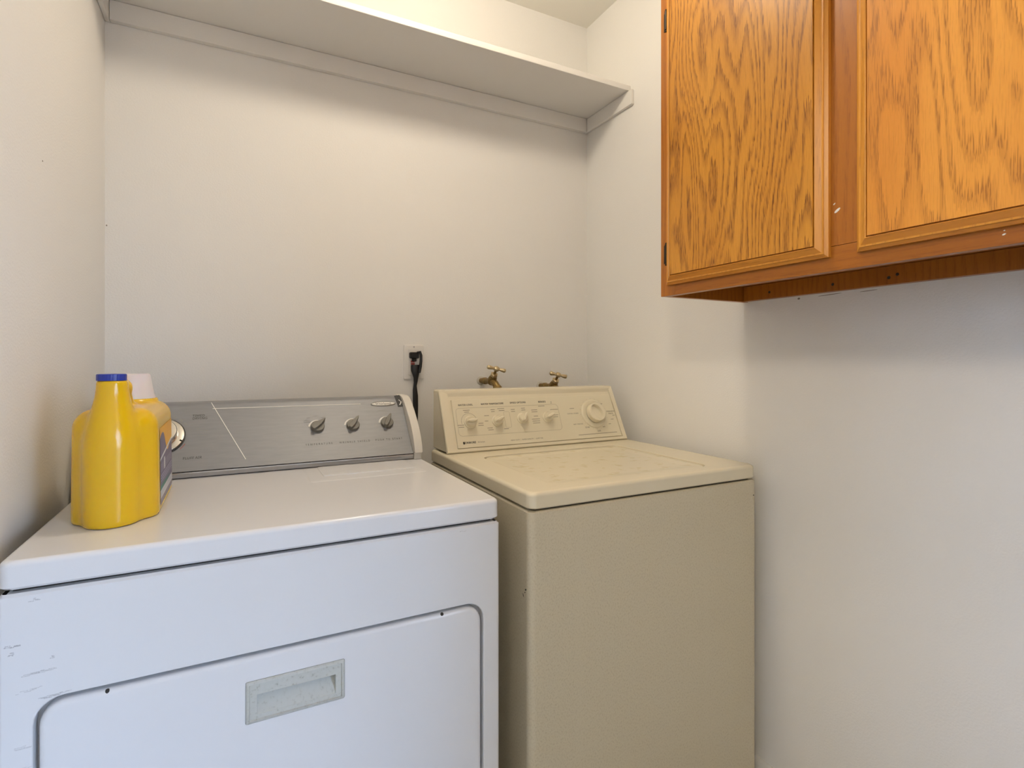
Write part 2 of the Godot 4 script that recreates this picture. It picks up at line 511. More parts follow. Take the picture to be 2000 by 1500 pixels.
func room() -> void:
	var t := 0.1
	struct("floor", MB.new().box(Vector3(-1.6, -0.1, -t), Vector3(3.7, 0, HALL + t)).build(), M.floor, "beige sheet vinyl floor of the laundry room and hall", "floor")
	struct("ceiling", MB.new().box(Vector3(-1.6, H, -t), Vector3(3.7, H + 0.1, HALL + t)).build(), M.ceiling, "cream painted ceiling above the shelf", "ceiling")
	struct("wall_back", MB.new().box(Vector3(-t, 0, -t), Vector3(W + t, H, 0)).build(), M.wall, "off-white painted wall behind the dryer and washer", "wall")
	struct("wall_left", MB.new().box(Vector3(-t, 0, 0), Vector3(0, H, DZ)).build(), M.wall, "off-white painted wall left of the dryer and yellow jug", "wall")
	struct("wall_right", MB.new().box(Vector3(W, 0, 0), Vector3(W + t, H, DZ)).build(), M.wall, "off-white painted wall right of the washer, under the oak cabinet", "wall")
	# small marks in the paint
	for e in [["wall_left", Basis(Vector3.UP, PI / 2), Vector3(0, 1.554, 0.536), 0.0022, 0.0014], ["wall_back", Basis.IDENTITY, Vector3(0.004, 1.556, 0), 0.0016, 0.0022], ["wall_right", Basis(Vector3.UP, -PI / 2), Vector3(W, 1.3445, 0.93), 0.0035, 0.0025], ["wall_right", Basis(Vector3.UP, -PI / 2), Vector3(W, 1.346, 1.01), 0.03, 0.0008], ["wall_right", Basis(Vector3.UP, -PI / 2), Vector3(W, 1.345, 1.10), 0.02, 0.0007]]:
		part("paint_chip", MB.new().loft([MB.ell(e[3], e[4], 0.0, 0.03, 12), MB.ell(e[3] * 0.8, e[4] * 0.8, 0.0004, 0.03, 12)]).build(), M.ink_soft, get_node(NodePath(e[0])), Transform3D(e[1], e[2]))
	# front wall round the doorway that the camera looks through
	var f := MB.new()
	f.box(Vector3(-1.5, 0, DZ), Vector3(0.02, H, DZ + 0.05))
	f.box(Vector3(1.03, 0, DZ), Vector3(3.6, H, DZ + 0.05))
	f.box(Vector3(0.02, 2.06, DZ), Vector3(1.03, H, DZ + 0.05))
	struct("wall_front", f.build(), M.hall, "white wall with the doorway between laundry room and hall", "wall")
	var hl := MB.new()
	hl.box(Vector3(-1.6, 0, DZ), Vector3(-1.5, H, 2.2))
	hl.box(Vector3(-1.6, 0, 2.65), Vector3(-1.5, H, HALL))
	hl.box(Vector3(-1.6, 2.1, 2.2), Vector3(-1.5, H, 2.65))
	hl.box(Vector3(-1.6, 0, 2.2), Vector3(-1.5, 0.9, 2.65))
	var f2 := MB.new()
	for e in [[0.9, 0.94, 2.2, 2.65], [2.06, 2.1, 2.2, 2.65], [0.9, 2.1, 2.2, 2.24], [0.9, 2.1, 2.61, 2.65]]:
		f2.box(Vector3(-1.57, e[0], e[2]), Vector3(-1.53, e[1], e[3]), 0.004)
	struct("window_2", f2.build(), M.plate, "narrow white framed window added for fill light in the left wall of the unseen hall", "window")  # unseen window added so that skylight fills the right wall
	struct("wall_hall_left", hl.build(), M.hall, "white side wall of the hall behind the camera, left", "wall")
	struct("wall_hall_right", MB.new().box(Vector3(3.6, 0, DZ), Vector3(3.7, H, HALL)).build(), M.hall, "white side wall of the hall behind the camera, right", "wall")
	var g := MB.new()
	var wx0 := 1.45; var wx1 := 3.3; var wy0 := 0.1; var wy1 := 2.1
	g.box(Vector3(-1.6, 0, HALL), Vector3(wx0, H, HALL + t))
	g.box(Vector3(wx1, 0, HALL), Vector3(3.7, H, HALL + t))
	g.box(Vector3(wx0, wy1, HALL), Vector3(wx1, H, HALL + t))
	g.box(Vector3(wx0, 0, HALL), Vector3(wx1, wy0, HALL + t))
	struct("wall_hall_far", g.build(), M.hall, "white far wall of the hall with the large window", "wall")
	var fr := MB.new()
	for e in [[wx0, wx0 + 0.05, wy0, wy1], [wx1 - 0.05, wx1, wy0, wy1], [2.35, 2.40, wy0, wy1], [wx0, wx1, wy0, wy0 + 0.05], [wx0, wx1, wy1 - 0.05, wy1]]:
		fr.box(Vector3(e[0], e[2], HALL + 0.03), Vector3(e[1], e[3], HALL + 0.07), 0.004)
	struct("window_1", fr.build(), M.plate, "large white framed window in the hall behind the camera", "window")
	# baseboard along the right wall, its top just showing beside the washer
	var prof := [Vector2(0, 0), Vector2(0.012, 0), Vector2(0.012, 0.078), Vector2(0.009, 0.088), Vector2(0.006, 0.092), Vector2(0.004, 0.097), Vector2(0, 0.097)]
	var bb := MB.new()
	var l0 := PackedVector3Array(); var l1 := PackedVector3Array()
	for p in prof:
		l0.append(Vector3(W - p.x, p.y, 0.0)); l1.append(Vector3(W - p.x, p.y, DZ))
	struct("baseboard_right", bb.loft([l0, l1]).build(), M.shelf, "white painted baseboard along the right wall behind the washer", "baseboard")


func shelf() -> void:
	var t := thing("wall_shelf", "white painted board shelf on wooden cleats high on the back wall", "shelf", Vector3(W / 2, 2.112, 0))
	part("board", MB.new().box(Vector3(0.001, 2.167, 0.0005), Vector3(W - 0.001, 2.187, 0.275), 0.0025).build(), M.shelf, t)
	part("cleat", MB.new().box(Vector3(0.013, 2.112, 0.0), Vector3(W - 0.013, 2.1665, 0.019), 0.002).build(), M.shelf, t)
	for x in [0.0, W - 0.0125]:
		part("cleat", MB.new().box(Vector3(x, 2.112, 0.0), Vector3(x + 0.0125, 2.1665, 0.293), 0.003).build(), M.shelf, t)


func cabinet() -> void:
	var X := 1.289
	var z0 := 0.762; var z1 := 1.69; var y0 := 1.35; var y1 := 2.165
	var t := thing("wall_cabinet", "two-door oak cabinet with dark hinges, high on the right wall", "cabinet", Vector3(1.44, y0, 1.23))
	for e in [[z0, z0 + 0.016], [z1 - 0.016, z1]]:
		part("side_panel", MB.new().box(Vector3(X + 0.0192, y0, e[0]), Vector3(W, y1, e[1]), 0.0008).build(), M.oak_frame, t)
	part("bottom_panel", MB.new().box(Vector3(X + 0.0194, y0 + 0.042, z0 + 0.0165), Vector3(W - 0.001, y0 + 0.054, z1 - 0.0165)).build(), M.oak_frame, t)
	part("top_panel", MB.new().box(Vector3(X + 0.0194, y1 - 0.014, z0 + 0.0165), Vector3(W - 0.001, y1 - 0.002, z1 - 0.0165)).build(), M.oak_frame, t)
	var rail := part("hanging_rail", MB.new().box(Vector3(W - 0.02, y0 + 0.001, z0 + 0.0165), Vector3(W - 0.0005, y0 + 0.0415, z1 - 0.0165), 0.001).build(), M.oak_frame, t)
	for p in [[1.153, 1.366], [1.17, 1.371], [1.03, 1.367], [0.86, 1.368]]:
		part("screw", MB.new().lathe([Vector2(0.0035, 0), Vector2(0.003, 0.0008), Vector2(0.0005, 0.0006)], 10).build(), M.dark, rail, Transform3D(Basis(Vector3.UP, -PI / 2), Vector3(W - 0.02, p[1], p[0])))
	# face frame
	for e in [[z0, 0.812], [1.188, 1.277], [1.645, z1]]:
		part("frame_stile", MB.new().box(Vector3(X, y0 + (0.0 if e[0] != 1.188 else 0.0455), e[0]), Vector3(X + 0.019, y1 - (0.0 if e[0] != 1.188 else 0.0455), e[1]), 0.0008).build(), M.oak_frame, t)
	var low := part("frame_rail", MB.new().box(Vector3(X, y0, 0.8122), Vector3(X + 0.019, y0 + 0.045, 1.6448), 0.0012).build(), M.oak_frame_h, t)
	part("frame_rail", MB.new().box(Vector3(X, y1 - 0.045, 0.8122), Vector3(X + 0.019, y1, 1.6448), 0.0008).build(), M.oak_frame_h, t)
	# chips of white paint caught on the frame
	for p in [[1.217, 1.459, 0.0065, 0.0025, 0.6], [1.4555, 1.3655, 0.0025, 0.0013, 0.3], [1.456, 1.371, 0.0012, 0.0008, 0.0], [1.2115, 1.472, 0.0025, 0.0012, 0.7]]:
		part("paint_fleck", MB.new().loft([MB.ell(p[2], p[3], 0.0, p[4], 10), MB.ell(p[2] * 0.8, p[3] * 0.8, 0.0005, p[4], 10)]).build(), M.fleck, low, Transform3D(Basis(Vector3.UP, -PI / 2), Vector3(X, p[1], p[0])))
	cabinet_door(t, 0.791, 1.2055, "oak_a", 0.0)
	cabinet_door(t, 1.2565, 1.671, "oak_b", 1.0)

func cabinet_door(t: Node3D, za: float, zb: float, wood_name: String, right_hinged: float) -> void:
	var ya := 1.3755; var yb := 2.1415; var bw := 0.0205
	var xf := 1.2695; var xo := 1.280; var xb := 1.2885
	var d := part("door", MB.new().box(Vector3(xf + 0.006, ya + 0.006, za + 0.006), Vector3(xb, yb - 0.006, zb - 0.006)).build(), M.oak_v, t)
	part("panel", MB.new().box(Vector3(xf, ya + bw + 0.0022, za + bw + 0.0022), Vector3(xf + 0.006, yb - bw - 0.0022, zb - bw - 0.0022), 0.0006).build(), M[wood_name], d)
	# bevelled edge mouldings, mitred at the corners; profile (inset, x)
	var prof := [Vector2(0, xb), Vector2(0, xo + 0.001), Vector2(0.0012, xo), Vector2(bw - 0.001, xf + 0.0002), Vector2(bw, xf + 0.001), Vector2(bw + 0.0004, xf + 0.0035), Vector2(bw + 0.0004, xb)]
	for side in 4:
		var l0 := PackedVector3Array(); var l1 := PackedVector3Array()
		for p in prof:
			var i: float = p.x
			if side == 0: l0.append(Vector3(p.y, ya + i, za + i)); l1.append(Vector3(p.y, ya + i, zb - i))
			elif side == 1: l0.append(Vector3(p.y, yb - i, za + i)); l1.append(Vector3(p.y, yb - i, zb - i))
			elif side == 2: l0.append(Vector3(p.y, ya + i, za + i)); l1.append(Vector3(p.y, yb - i, za + i))
			else: l0.append(Vector3(p.y, ya + i, zb - i)); l1.append(Vector3(p.y, yb - i, zb - i))
		part("moulding", MB.new().loft([l0, l1]).build(), M.oak_h if side < 2 else M.oak_v, d)
	var hz := za - 0.0045 if right_hinged < 0.5 else zb + 0.0045
	for y in [1.455, 2.045]:
		var h := MB.new().lathe([Vector2(0.0038, -0.024), Vector2(0.0042, -0.023), Vector2(0.0042, 0.023), Vector2(0.0038, 0.024)], 12)
		h.lathe([Vector2(0.0025, 0.024), Vector2(0.003, 0.0275), Vector2(0.001, 0.0295)], 10)
		h.lathe([Vector2(0.0025, -0.024), Vector2(0.003, -0.0275), Vector2(0.001, -0.0295)], 10)
		h.box(Vector3(-0.012 if right_hinged < 0.5 else 0.0, 0.0036, -0.023), Vector3(0.0 if right_hinged < 0.5 else 0.012, 0.0048, 0.023))
		part("hinge", h.build(), M.hinge, d, Transform3D(Basis(Vector3(0, 0, 1), Vector3(1, 0, 0), Vector3(0, 1, 0)), Vector3(1.2838, y, hz)))


func dryer() -> void:
	var x0 := 0.031; var x1 := 0.7795; var xc := 0.776; var zb := 0.14; var zf := 0.861
	var t := thing("dryer", "white front-loading clothes dryer with a silver control panel, left of the washer", "dryer", Vector3(0.4065, 0, 0.5))
	# sheet-metal cabinet with an opening for the door
	var dx0 := 0.0695; var dx1 := 0.7445; var dy0 := 0.13; var dy1 := 0.7185; var dr := 0.034
	var r := 0.006
	var b := MB.new()
	var us := []
	for y in [0.02, 0.8655, 0.8695]:
		var l := PackedVector3Array()
		var ins := 0.0 if y < 0.869 else 0.004
		for j in 4: l.append(Vector3(x0 + r - r * sin(PI / 2 * j / 3.0) + ins, y, zf - r + r * cos(PI / 2 * j / 3.0) - ins))
		l.append(Vector3(x0 + ins, y, zb)); l.append(Vector3(x1 - ins, y, zb))
		for j in 4: l.append(Vector3(x1 - r + r * cos(PI / 2 * (1 - j / 3.0 - 0) + 0) * 0 + r * cos(PI / 2 * j / 3.0) - ins, y, zf - r + r * sin(PI / 2 * j / 3.0) - ins))
		us.append(l)
	b.loft(us, false, false, false)
	b.quad(us[2][0], us[2][us[2].size() - 1], us[2][5], us[2][4])
	part("cabinet", b.build(), M.enamel, t)
	var fp := MB.new()
	var outer := MB.rrz(x0 + r, x1 - r, 0.02, 0.8655, 0.0005, zf)
	var lip := MB.rrz(dx0 - 0.003, dx1 + 0.003, dy0 - 0.003, dy1 + 0.003, dr + 0.003, zf)
	var hole := MB.rrz(dx0, dx1, dy0, dy1, dr, zf - 0.003)
	var deep := MB.rrz(dx0, dx1, dy0, dy1, dr, zf - 0.022)
	fp.loft([MB.rrz(x0 + r + 0.0, x1 - r, 0.02, 0.8655, 0.0005, zf), lip, MB.rrz(dx0 - 0.001, dx1 + 0.001, dy0 - 0.001, dy1 + 0.001, dr + 0.001, zf - 0.001), hole, deep], true, false, true)
	var tp := PackedVector3Array([Vector3(x0 + r, 0.8655, zf), Vector3(x1 - r, 0.8655, zf), Vector3(x1 - r, 0.8695, zf - 0.004), Vector3(x0 + r, 0.8695, zf - 0.004)])
	fp.quad(tp[0], tp[1], tp[2], tp[3])
	part("front_panel", fp.build(), M.enamel_front, t)
	part("plinth", MB.new().box(Vector3(x0 + 0.02, 0.0, zb + 0.02), Vector3(x1 - 0.02, 0.019, zf - 0.03)).build(), M.dark, t)
	part("dark_gap_shade", MB.new().box(Vector3(x0 + 0.014, 0.8697, zb + 0.01), Vector3(x1 - 0.014, 0.8745, zf - 0.014)).build(), M.dark, t)  # dark filler standing in for the shade in the gap under the top
	# top
	var top := MB.new()
	var ls := [MB.rr(x0 + 0.004, x1 - 0.004, zb, zf - 0.004, 0.012, 6, 0.8747), MB.rr(x0, x1, zb, zf, 0.014, 6, 0.8785)]
	for i in 6:
		var a := PI / 2 * i / 5.0
		ls.append(MB.rr(x0 + 0.008 * (1 - cos(a)), x1 - 0.008 * (1 - cos(a)), zb, zf - 0.008 * (1 - cos(a)), 0.014, 6, 0.906 + 0.008 * sin(a)))
	top.loft(ls)
	part("top", top.build(), M.enamel, t)
	# embossed lint-screen door in the top's back right corner
	var e1 := [MB.rr(0.464, 0.738, 0.385, 0.547, 0.012, 6, 0.9138), MB.rr(0.469, 0.733, 0.385, 0.542, 0.010, 6, 0.9152)]
	part("lint_door_surround", MB.new().loft(e1).build(), M.enamel, t)
	var e2 := [MB.rr(0.500, 0.724, 0.383, 0.496, 0.006, 6, 0.9150), MB.rr(0.500, 0.724, 0.383, 0.496, 0.006, 6, 0.9164), MB.rr(0.503, 0.721, 0.383, 0.493, 0.005, 6, 0.9174)]
	part("lint_door", MB.new().loft(e2).build(), M.enamel, t)
	# drop-down door with a rounded rim
	var dl := []
	var g := 0.0056
	for e in [[0.020, 0.0, 0.0], [0.0075, 0.0, 0.0], [0.0045, 0.0006, 0.0], [0.0022, 0.0022, 0.0], [0.0006, 0.0050, 0.0], [0.0, 0.0085, 0.0]]:
		dl.append(MB.rrz(dx0 + g + e[1], dx1 - g + 0.001 - e[1], dy0 + g + e[1], dy1 - g - e[1], dr - 0.003 - e[1] * 0.5, zf + 0.0005 - e[0]))
	var hx0 := 0.3465; var hx1 := 0.468; var hy0 := 0.619; var hy1 := 0.651
	dl.append(MB.rrz(0.330, 0.483, 0.606, 0.674, 0.003, zf + 0.0005))
	dl.append(MB.rrz(0.330, 0.483, 0.606, 0.674, 0.003, zf - 0.004))
	var door := part("door", MB.new().loft(dl, true, true, false).build(), M.enamel, t)
	# handle: a plastic cup let into the door
	var hl := []
	for e in [[0.3305, 0.4825, 0.6065, 0.6735, 0.003, -0.003], [0.3305, 0.4825, 0.6065, 0.6735, 0.003, 0.0012], [0.3325, 0.4805, 0.6085, 0.6715, 0.003, 0.0028], [0.3350, 0.4780, 0.6110, 0.6690, 0.002, 0.0036], [0.3362, 0.4768, 0.6122, 0.6678, 0.002, 0.0010], [0.3385, 0.4745, 0.6145, 0.6655, 0.002, 0.0012]]:
		hl.append(MB.rrz(e[0], e[1], e[2], e[3], e[4], zf + e[5]))
	hl.append(MB.rrz(hx0, hx1, hy0, hy1, 0.0012, zf + 0.0014))
	var fl := MB.rrz(hx0 + 0.0005, hx1 - 0.0005, hy0 + 0.001, hy1 - 0.0005, 0.001, 0.0)
	for i in fl.size():
		fl[i].z = zf - 0.019 * (fl[i].y - hy0) / (hy1 - hy0) + 0.0008
	hl.append(fl)
	part("handle", MB.new().loft(hl, true, false, true).build(20.0), M.handle_plastic, door)
	for p in [[0.152, 0.7095], [0.660, 0.7105]]:
		part("screw", MB.new().lathe([Vector2(0.0032, -0.001), Vector2(0.0032, 0.0006), Vector2(0.0022, 0.0014), Vector2(0.0003, 0.0015)], 12).build(), M.dark, door, Transform3D(Basis(Vector3.RIGHT, -0.6), Vector3(p[0], p[1], zf - 0.0022)))
	# console
	var S := Slope.new(Vector3(0, 0.93, 0.372), Vector3(0, 1.075, 0.245))
	var pm := prism([Vector2(0.3715, 0.93057), Vector2(0.2476, 1.07203), Vector2(0.243, 1.0765), Vector2(0.236, 1.0790), Vector2(0.185, 1.0795), Vector2(0.185, 0.916), Vector2(0.35, 0.916), Vector2(0.35, 0.931)], x0 + 0.0215, xc - 0.0225, 0.0005)
	var panel := part("control_panel", pm.build(), M.silver, t)
	part("kick_strip", prism([Vector2(0.3735, 0.9285), Vector2(0.3745, 0.926), Vector2(0.371, 0.9165), Vector2(0.352, 0.9165), Vector2(0.352, 0.9285)], x0 + 0.0215, xc - 0.0225, 0.0005).build(), M.steel, t)
	var cp := [Vector2(0.183, 0.9335), Vector2(0.3855, 0.9335), Vector2(0.381, 0.951), Vector2(0.370, 0.975), Vector2(0.350, 1.003), Vector2(0.325, 1.030), Vector2(0.296, 1.055), Vector2(0.270, 1.0725), Vector2(0.256, 1.080), Vector2(0.243, 1.0835), Vector2(0.183, 1.0835)]
	var fp2 := [Vector2(0.183, 0.9145), Vector2(0.376, 0.9145), Vector2(0.378, 0.9325), Vector2(0.183, 0.9325)]
	for x in [x0, xc - 0.0222]:
		var c := part("end_cap", prism(cp, x, x + 0.0222, 0.0025).build(), M.cap_plastic, t)
		part("foot", prism(fp2, x + 0.0005, x + 0.0215, 0.0015).build(), M.cap_plastic, c)
	for e in [[0.5113, 0.1045, 43.0], [0.6035, 0.104, 55.0], [0.6975, 0.106, 62.0]]:
		var xf := S.at(e[0], e[1], 0.0006)
		var k := part("knob", MB.new().lathe([Vector2(0.0172, -0.0005), Vector2(0.0172, 0.006), Vector2(0.0160, 0.0078), Vector2(0.001, 0.0082)], 32).build(), M.knob_grey, t, xf)
		var ang := deg_to_rad(e[2] - 90.0)
		var gl := []
		for q in [[1.0, 0.004], [1.0, 0.014], [0.85, 0.0165]]:
			var l := PackedVector3Array()
			for p in [Vector2(-0.0045, -0.0175), Vector2(-0.0015, -0.019), Vector2(0.0015, -0.019), Vector2(0.0045, -0.0175), Vector2(0.0062, -0.006), Vector2(0.0058, 0.008), Vector2(0.003, 0.0225), Vector2(0.0, 0.028), Vector2(-0.003, 0.0225), Vector2(-0.0058, 0.008), Vector2(-0.0062, -0.006)]:
				var w: Vector2 = (p * Vector2(q[0], 0.5 + 0.5 * q[0])).rotated(ang)
				l.append(Vector3(w.x, w.y, q[1]))
			gl.append(l)
		part("grip", MB.new().loft(gl).build(30.0), M.knob_grey, k, xf)
		part("dial_mark", arc(0.0188, 0.0232, 80.0, 172.0), M.ink_white, panel, S.at(e[0], e[1], 0.0002))
	# timer dial, mostly behind the jug
	var tx := S.at(0.160, 0.1005, 0.0006)
	var dial := part("timer_dial", MB.new().lathe([Vector2(0.0505, -0.0005), Vector2(0.0505, 0.0025), Vector2(0.049, 0.0032), Vector2(0.02, 0.0034)], 48).build(), M.black, t, tx)
	part("skirt", MB.new().lathe([Vector2(0.0478, 0.003), Vector2(0.0478, 0.0052), Vector2(0.047, 0.006), Vector2(0.034, 0.0075), Vector2(0.002, 0.0076)], 48).build(), M.chrome, dial, tx)
	part("knob", MB.new().lathe([Vector2(0.0355, 0.007), Vector2(0.0345, 0.022), Vector2(0.0325, 0.0245), Vector2(0.028, 0.0252), Vector2(0.001, 0.0240)], 48).build(), M.chrome, dial, tx)
	part("pointer", bar(Vector2(0.0395, -0.0165), Vector2(0.0455, -0.0195), 0.0025, 0.0012), M.black, dial, S.at(0.160, 0.1005, 0.0074))
	for a in [84.0, 67.0, 51.0, 36.0]:
		part("dial_mark", arc(0.0565, 0.0625, a - 6.0, a + 4.0), M.ink_grey, panel, S.at(0.160, 0.1005, 0.0002))
	part("dial_mark", arc(0.0545, 0.0558, -43.0, -25.0), M.ink_red, panel, S.at(0.160, 0.1005, 0.0002))
	part("dial_mark", arc(0.0525, 0.0532, -20.0, 75.0), M.ink_grey, panel, S.at(0.160, 0.1005, 0.0002))
	# thin bright line printed across the panel
	part("print_line", bar(Vector2(0.2655, 0.1785), Vector2(0.634, 0.1765), 0.0016), M.ink_white, panel, S.at(0, 0, 0.0002))
	part("print_line", bar(Vector2(0.262, 0.198), Vector2(0.339, 0.022), 0.0014), M.ink_white, panel, S.at(0, 0, 0.0002))
	# badge and torn sticker
	var badge := part("badge", MB.new().loft([MB.ell(0.035, 0.0078, 0.0), MB.ell(0.035, 0.0078, 0.0012), MB.ell(0.0332, 0.0062, 0.0022), MB.ell(0.0315, 0.0054, 0.0014)]).build(), M.badge, panel, S.at(0.698, 0.174, 0.0001))
	part("badge_rim", MB.new().loft([MB.ell(0.0365, 0.0090, 0.0), MB.ell(0.0365, 0.0090, 0.0008)]).build(), M.knob_grey, badge, S.at(0.698, 0.174, 0.0001))
	text("Whirlpool", 0.045, M.ink, panel, S.at(0.698, 0.1735, 0.0017), "Droid Serif", 0.0004)
	var stk := part("sticker", MB.new().box(Vector3(-0.0085, -0.021, 0), Vector3(0.0085, 0.021, 0.0004)).build(), M.black, panel, S.at(0.7455, 0.1825, 0.0004, 0.12))
	for q in [[Vector2(0.002, -0.011), Vector2(0.0055, -0.003), 0.003], [Vector2(-0.002, -0.015), Vector2(0.001, -0.011), 0.0025], [Vector2(0.004, -0.002), Vector2(0.0, 0.004), 0.0018]]:
		part("torn_patch", bar(q[0], q[1], q[2], 0.0003), M.ink_white, panel, S.at(0.7455, 0.1825, 0.00085, 0.12))
	# lettering
	text("TIMED", 0.026, M.ink, panel, S.at(0.2355, 0.1585, 0.0002))
	text("DRYING", 0.031, M.ink, panel, S.at(0.2385, 0.1500, 0.0002))
	text("FLUFF AIR", 0.038, M.ink, panel, S.at(0.2265, 0.0365, 0.0002))
	text("T E M P E R A T U R E", 0.067, M.ink, panel, S.at(0.511, 0.0515, 0.0002))
	text("W R I N K L E   S H I E L D", 0.080, M.ink, panel, S.at(0.602, 0.0515, 0.0002))
	text("P U S H   T O   S T A R T", 0.074, M.ink, panel, S.at(0.694, 0.0520, 0.0002))
	for e in [[0.492, 0.136, 0.010], [0.486, 0.128, 0.016], [0.486, 0.1225, 0.016], [0.528, 0.136, 0.010], [0.5105, 0.142, 0.012], [0.5105, 0.073, 0.007], [0.5105, 0.067, 0.007], [0.688, 0.149, 0.022], [0.682, 0.138, 0.004], [0.684, 0.130, 0.004], [0.2425, 0.118, 0.018], [0.2455, 0.112, 0.026], [0.237, 0.1065, 0.008], [0.243, 0.098, 0.022], [0.205, 0.148, 0.004], [0.2145, 0.140, 0.004], [0.2225, 0.130, 0.004], [0.2285, 0.121, 0.004]]:
		part("print_mark", bar(Vector2(-e[2] / 2, 0), Vector2(e[2] / 2, 0), 0.0018, 0.0001), M.ink_grey, panel, S.at(e[0], e[1], 0.0002))


func washer() -> void:
	var x0 := 0.8575; var x1 := 1.5475; var zb := 0.205; var zf := 0.8431
	var t := thing("washer", "almond top-loading washing machine right of the white dryer", "washer", Vector3(1.2, 0, 0.53))
	var b := []
	for e in [[0.0, 0.02], [0.02, 0.0], [0.8675, 0.0], [0.8705, 0.003]]:
		b.append(MB.rr(x0 + e[1], x1 + 0.003 - e[1], zb + e[1], zf - e[1], 0.016, 8, e[0]))
	part("cabinet", MB.new().loft(b).build(), M.almond_dirty, t)
	part("dark_gap_shade", MB.new().loft([MB.rr(x0 + 0.012, x1 - 0.012, zb + 0.012, zf - 0.012, 0.01, 6, 0.8704), MB.rr(x0 + 0.012, x1 - 0.012, zb + 0.012, zf - 0.012, 0.01, 6, 0.8755)]).build(), M.dark, t)  # dark block put in as the shade of the seam below the deck
	# top deck with the lid opening
	var lx0 := 0.944; var lx1 := 1.4255; var lz0 := 0.402; var lz1 := 0.796
	var d := [MB.rr(x0 + 0.003, x1 - 0.003, zb, zf - 0.003, 0.016, 8, 0.8752), MB.rr(x0, x1, zb, zf, 0.018, 8, 0.8782)]
	for i in 6:
		var a := PI / 2 * i / 5.0
		var k := 0.009 * (1 - cos(a))
		d.append(MB.rr(x0 + k, x1 - k, zb + k * 0.3, zf - k, 0.018, 8, 0.9017 + 0.009 * sin(a)))
	d.append(MB.rr(lx0 - 0.004, lx1 + 0.004, lz0 - 0.004, lz1 + 0.004, 0.034, 8, 0.9107))
	d.append(MB.rr(lx0 - 0.001, lx1 + 0.001, lz0 - 0.001, lz1 + 0.001, 0.032, 8, 0.9097))
	d.append(MB.rr(lx0, lx1, lz0, lz1, 0.031, 8, 0.900))
	part("top_deck", MB.new().loft(d).build(), M.almond, t)
	var g := 0.003
	var ld := [MB.rr(lx0 + g, lx1 - g, lz0 + g, lz1 - g, 0.029, 8, 0.9005), MB.rr(lx0 + g, lx1 - g, lz0 + g, lz1 - g, 0.029, 8, 0.9055), MB.rr(lx0 + g + 0.001, lx1 - g - 0.001, lz0 + g + 0.001, lz1 - g - 0.001, 0.028, 8, 0.9072), MB.rr(lx0 + g + 0.003, lx1 - g - 0.003, lz0 + g + 0.003, lz1 - g - 0.003, 0.027, 8, 0.9079)]
	for q in [[0.02, 0.9077], [0.035, 0.9066], [0.05, 0.9062]]:
		ld.append(MB.rr(lx0 + q[0], lx1 - q[0], lz0 + q[0], lz1 - q[0], 0.022, 8, q[1]))
	part("lid", MB.new().loft(ld).build(), M.almond_lid, t)
	# console
	var S := Slope.new(Vector3(0, 0.915, 0.330), Vector3(0, 1.094, 0.255))
	var con := MB.new()
	var fr := 0.0
	var cprof := [Vector2(0.3305, 0.9135), Vector2(0.3308, 0.918), Vector2(0.2585, 1.0905), Vector2(0.2555, 1.0945), Vector2(0.250, 1.096), Vector2(0.2065, 1.096), Vector2(0.2055, 0.9135)]
	# body a little behind the face, then a frame and a recessed bed
	var back := []
	for p in cprof: back.append(p - Vector2(0.008, 0.0) if p.x > 0.24 else p)
	var body := part("console", prism(back, 0.868, 1.537, 0.004, 0.014).build(), M.almond, t)
	var ring := []
	var quad_at := func(ix0: float, ix1: float, s0: float, s1: float, lift: float, r: float) -> PackedVector3Array:
		var l := PackedVector3Array()
		for p in MB.rr(0, 1, 0, 1, 0.001, 4):
			var corner := Vector2(clampf(p.x, 0, 1), clampf(p.z, 0, 1))
			var s := lerpf(s0, s1, corner.y)
			var right := lerpf(ix1, ix1 - 0.0135 * (s1 - s0) / 0.194, corner.y)
			var x := lerpf(ix0, right, corner.x)
			var off := Vector2(0.5 - p.x, 0.5 - p.z)
			l.append(S.at(x, s, lift).origin)
		return l
	for e in [[0.868, 1.537, -0.0012, 0.1965, -0.0085], [0.868, 1.537, -0.0012, 0.1965, -0.003], [0.8705, 1.5345, 0.001, 0.194, 0.0], [0.8945, 1.5190, 0.0095, 0.1835, 0.0], [0.8975, 1.5165, 0.0110, 0.1625, -0.015]]:
		ring.append(quad_at.call(e[0], e[1], e[2], e[3], e[4], 0.004))
	part("console_frame", MB.new().loft(ring, true, true, true).build(), M.almond, t)
	var pl := []
	for e in [[0.904, 1.5145, 0.0115, 0.1635, -0.0148], [0.904, 1.5145, 0.0115, 0.1635, -0.0006], [0.9055, 1.513, 0.013, 0.162, 0.0006]]:
		pl.append(quad_at.call(e[0], e[1], e[2], e[3], e[4], 0.004))
	var panel := part("control_panel", MB.new().loft(pl, true, true, true).build(), M.almond_panel, t)
	var up := 0.0007
	for e in [[0.9545, 0.0895, 5.0, 0.0195], [1.0466, 0.0895, 22.0, 0.0185], [1.1365, 0.0925, 62.0, 0.0185], [1.2305, 0.092, 20.0, 0.0185]]:
		var xf := S.at(e[0], e[1], up)
		var r: float = e[3]
		var k := part("knob", MB.new().lathe([Vector2(r, -0.0003), Vector2(r, 0.003), Vector2(r * 0.93, 0.0042), Vector2(r * 0.88, 0.0045), Vector2(r * 0.84, 0.012), Vector2(r * 0.74, 0.0155), Vector2(0.001, 0.016)], 36).build(), M.almond, t, xf)
		var gl := []
		for q in [[1.0, 0.013], [0.98, 0.024], [0.82, 0.0285], [0.5, 0.030]]:
			gl.append(MB.ell(r * 0.83 * (0.6 + 0.4 * q[0]), 0.0055 * q[0], q[1], deg_to_rad(e[2]), 28))
		part("grip", MB.new().loft(gl).build(50.0), M.almond, k, xf)
